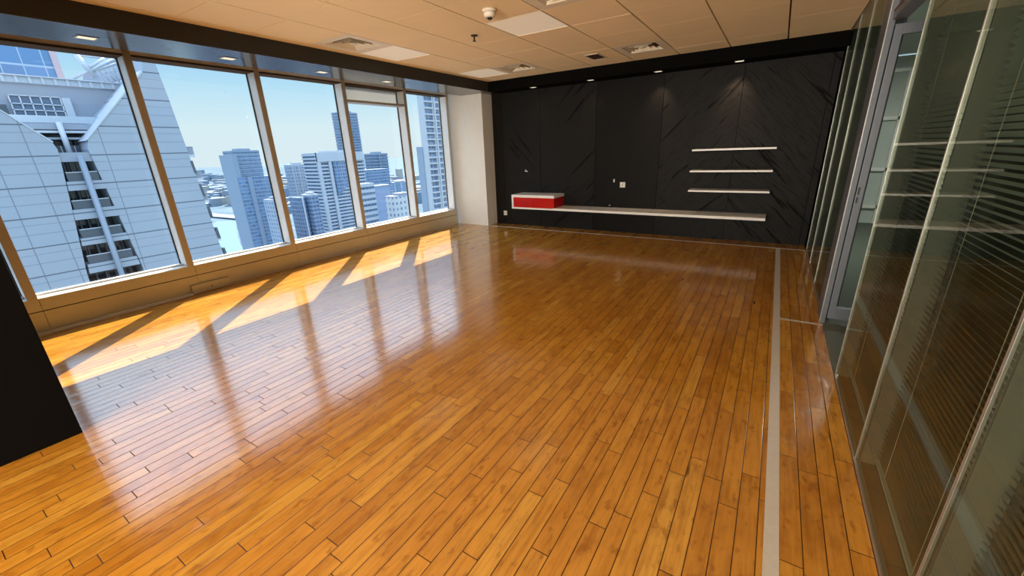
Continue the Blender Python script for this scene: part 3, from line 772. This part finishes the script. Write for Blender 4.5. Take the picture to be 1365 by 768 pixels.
def road(a, b, w, label):
    a, b = Vector((*a, ZG+4)), Vector((*b, ZG+4)); d = (b-a).normalized(); n = Vector((-d.y, d.x, 0))*w
    t = thing('road_bridge', tuple((a+b)/2-Vector((0, 0, 4))), label, 'road')
    mb = MB(); vs = [mb.bm.verts.new(p) for p in (a+n, b+n, b-n, a-n)]; ws = [mb.bm.verts.new(p-Vector((0, 0, 1.5))) for p in (a+n, b+n, b-n, a-n)]
    mb.bm.faces.new(vs); mb.bm.faces.new(ws[::-1])
    for i in range(4): mb.bm.faces.new((vs[i], ws[i], ws[(i+1) % 4], vs[(i+1) % 4]))
    mb.build('deck', C['white'], t)
    for q in range(6):
        c = a.lerp(b, (q+.5)/6); MB().box(c.x-2, c.x+2, c.y-2, c.y+2, ZG, ZG+2.6).build('bridge_pier', C['slab'], t)
road((-1150, 380), (-850, 395), 11, 'white road bridge crossing the canal left of the blue glass high-rise')
road((-1010, 330), (-905, 345), 7, 'lower pale quay road along the canal')
townA, townB, townC = plain('town_grey', (.17, .21, .26), .8), plain('town_sand', (.26, .27, .27), .8), plain('town_blue', (.13, .19, .26), .8)
town = MB(); rr = random.Random(3)
for q in range(900):
    x = -rr.uniform(700, 3600); az = math.radians(rr.uniform(44, 71)); y = -x/math.tan(az)
    if 170 < y < 470 and -1250 < x: continue
    if -1300 < x and y > 1100: continue
    w = rr.uniform(8, 26); hh = rr.uniform(4, 26)*(1 if rr.random() < .9 else 2)
    if y > 1380: continue
    town.box(x-w, x+w, y-w*.8, y+w*.8, ZG, ZG+hh, rr.randrange(3))
tag(town.build('low_town', [townA, townB, townC]), 'hazy low town of countless small buildings spreading towards the horizon', 'town', kind='stuff')

# ================================================================== LIGHT
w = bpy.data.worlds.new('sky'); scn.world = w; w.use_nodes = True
nt = w.node_tree; nt.nodes.clear(); h = NT(nt)
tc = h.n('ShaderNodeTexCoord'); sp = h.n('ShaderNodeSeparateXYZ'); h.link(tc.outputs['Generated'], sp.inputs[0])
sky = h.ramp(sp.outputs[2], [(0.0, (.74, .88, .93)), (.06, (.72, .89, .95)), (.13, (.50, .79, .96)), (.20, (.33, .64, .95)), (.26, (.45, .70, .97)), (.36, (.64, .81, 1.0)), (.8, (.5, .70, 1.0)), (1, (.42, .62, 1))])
sky_boost = h.m('MULTIPLY_ADD', h.smooth(sp.outputs[2], .24, .40), 2.5, 1.02)       # sky above the window view boosted to light room and floor reflections
bg = h.n('ShaderNodeBackground'); h.link(sky, bg.inputs[0]); h.link(sky_boost, bg.inputs[1])
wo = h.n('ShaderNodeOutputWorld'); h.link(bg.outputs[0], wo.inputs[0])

sd = bpy.data.lights.new('sun', 'SUN'); sd.energy = 13.5; sd.angle = math.radians(.53); sd.color = (1, .93, .80)
so = bpy.data.objects.new('sun', sd); COL.objects.link(so); so.location = (-20, 20, 40)
so.rotation_euler = Vector((.705, -.797, -1)).to_track_quat('-Z', 'Y').to_euler()

# fill lamp added behind the camera to brighten the room
ad = bpy.data.lights.new('rear_fill_lamp', 'AREA'); ad.shape = 'RECTANGLE'; ad.size = 3.0; ad.size_y = 1.9; ad.energy = 325; ad.color = (1, .93, .82)
ao = bpy.data.objects.new('rear_fill_lamp', ad); COL.objects.link(ao); ao.location = (-1.3, YBACK-.05, 1.3); ao.rotation_euler = (math.radians(90), 0, 0)

# ================================================================== CAMERA
cd = bpy.data.cameras.new('camera'); cd.sensor_fit = 'HORIZONTAL'; cd.sensor_width = 36; cd.lens = 14.18986; cd.clip_start = .02; cd.clip_end = 20000
co = bpy.data.objects.new('camera', cd); COL.objects.link(co)
Rr, Ru, Rf = Vector((.847504, .529556, -.036154)), Vector((-.143224, .293740, .945094)), Vector((-.511101, .795793, -.324791))
mw = Matrix((( Rr.x, Ru.x, -Rf.x, 0), (Rr.y, Ru.y, -Rf.y, 0), (Rr.z, Ru.z, -Rf.z, 1.4), (0, 0, 0, 1)))
co.matrix_world = mw
scn.camera = co

vs = scn.view_settings
vs.view_transform = 'Standard'; vs.look = 'None'; vs.gamma = 1; vs.exposure = 0; vs.use_curve_mapping = False
scn.cycles.use_denoising = True
scn.cycles.max_bounces = 10; scn.cycles.diffuse_bounces = 5; scn.cycles.glossy_bounces = 5; scn.cycles.transparent_max_bounces = 24
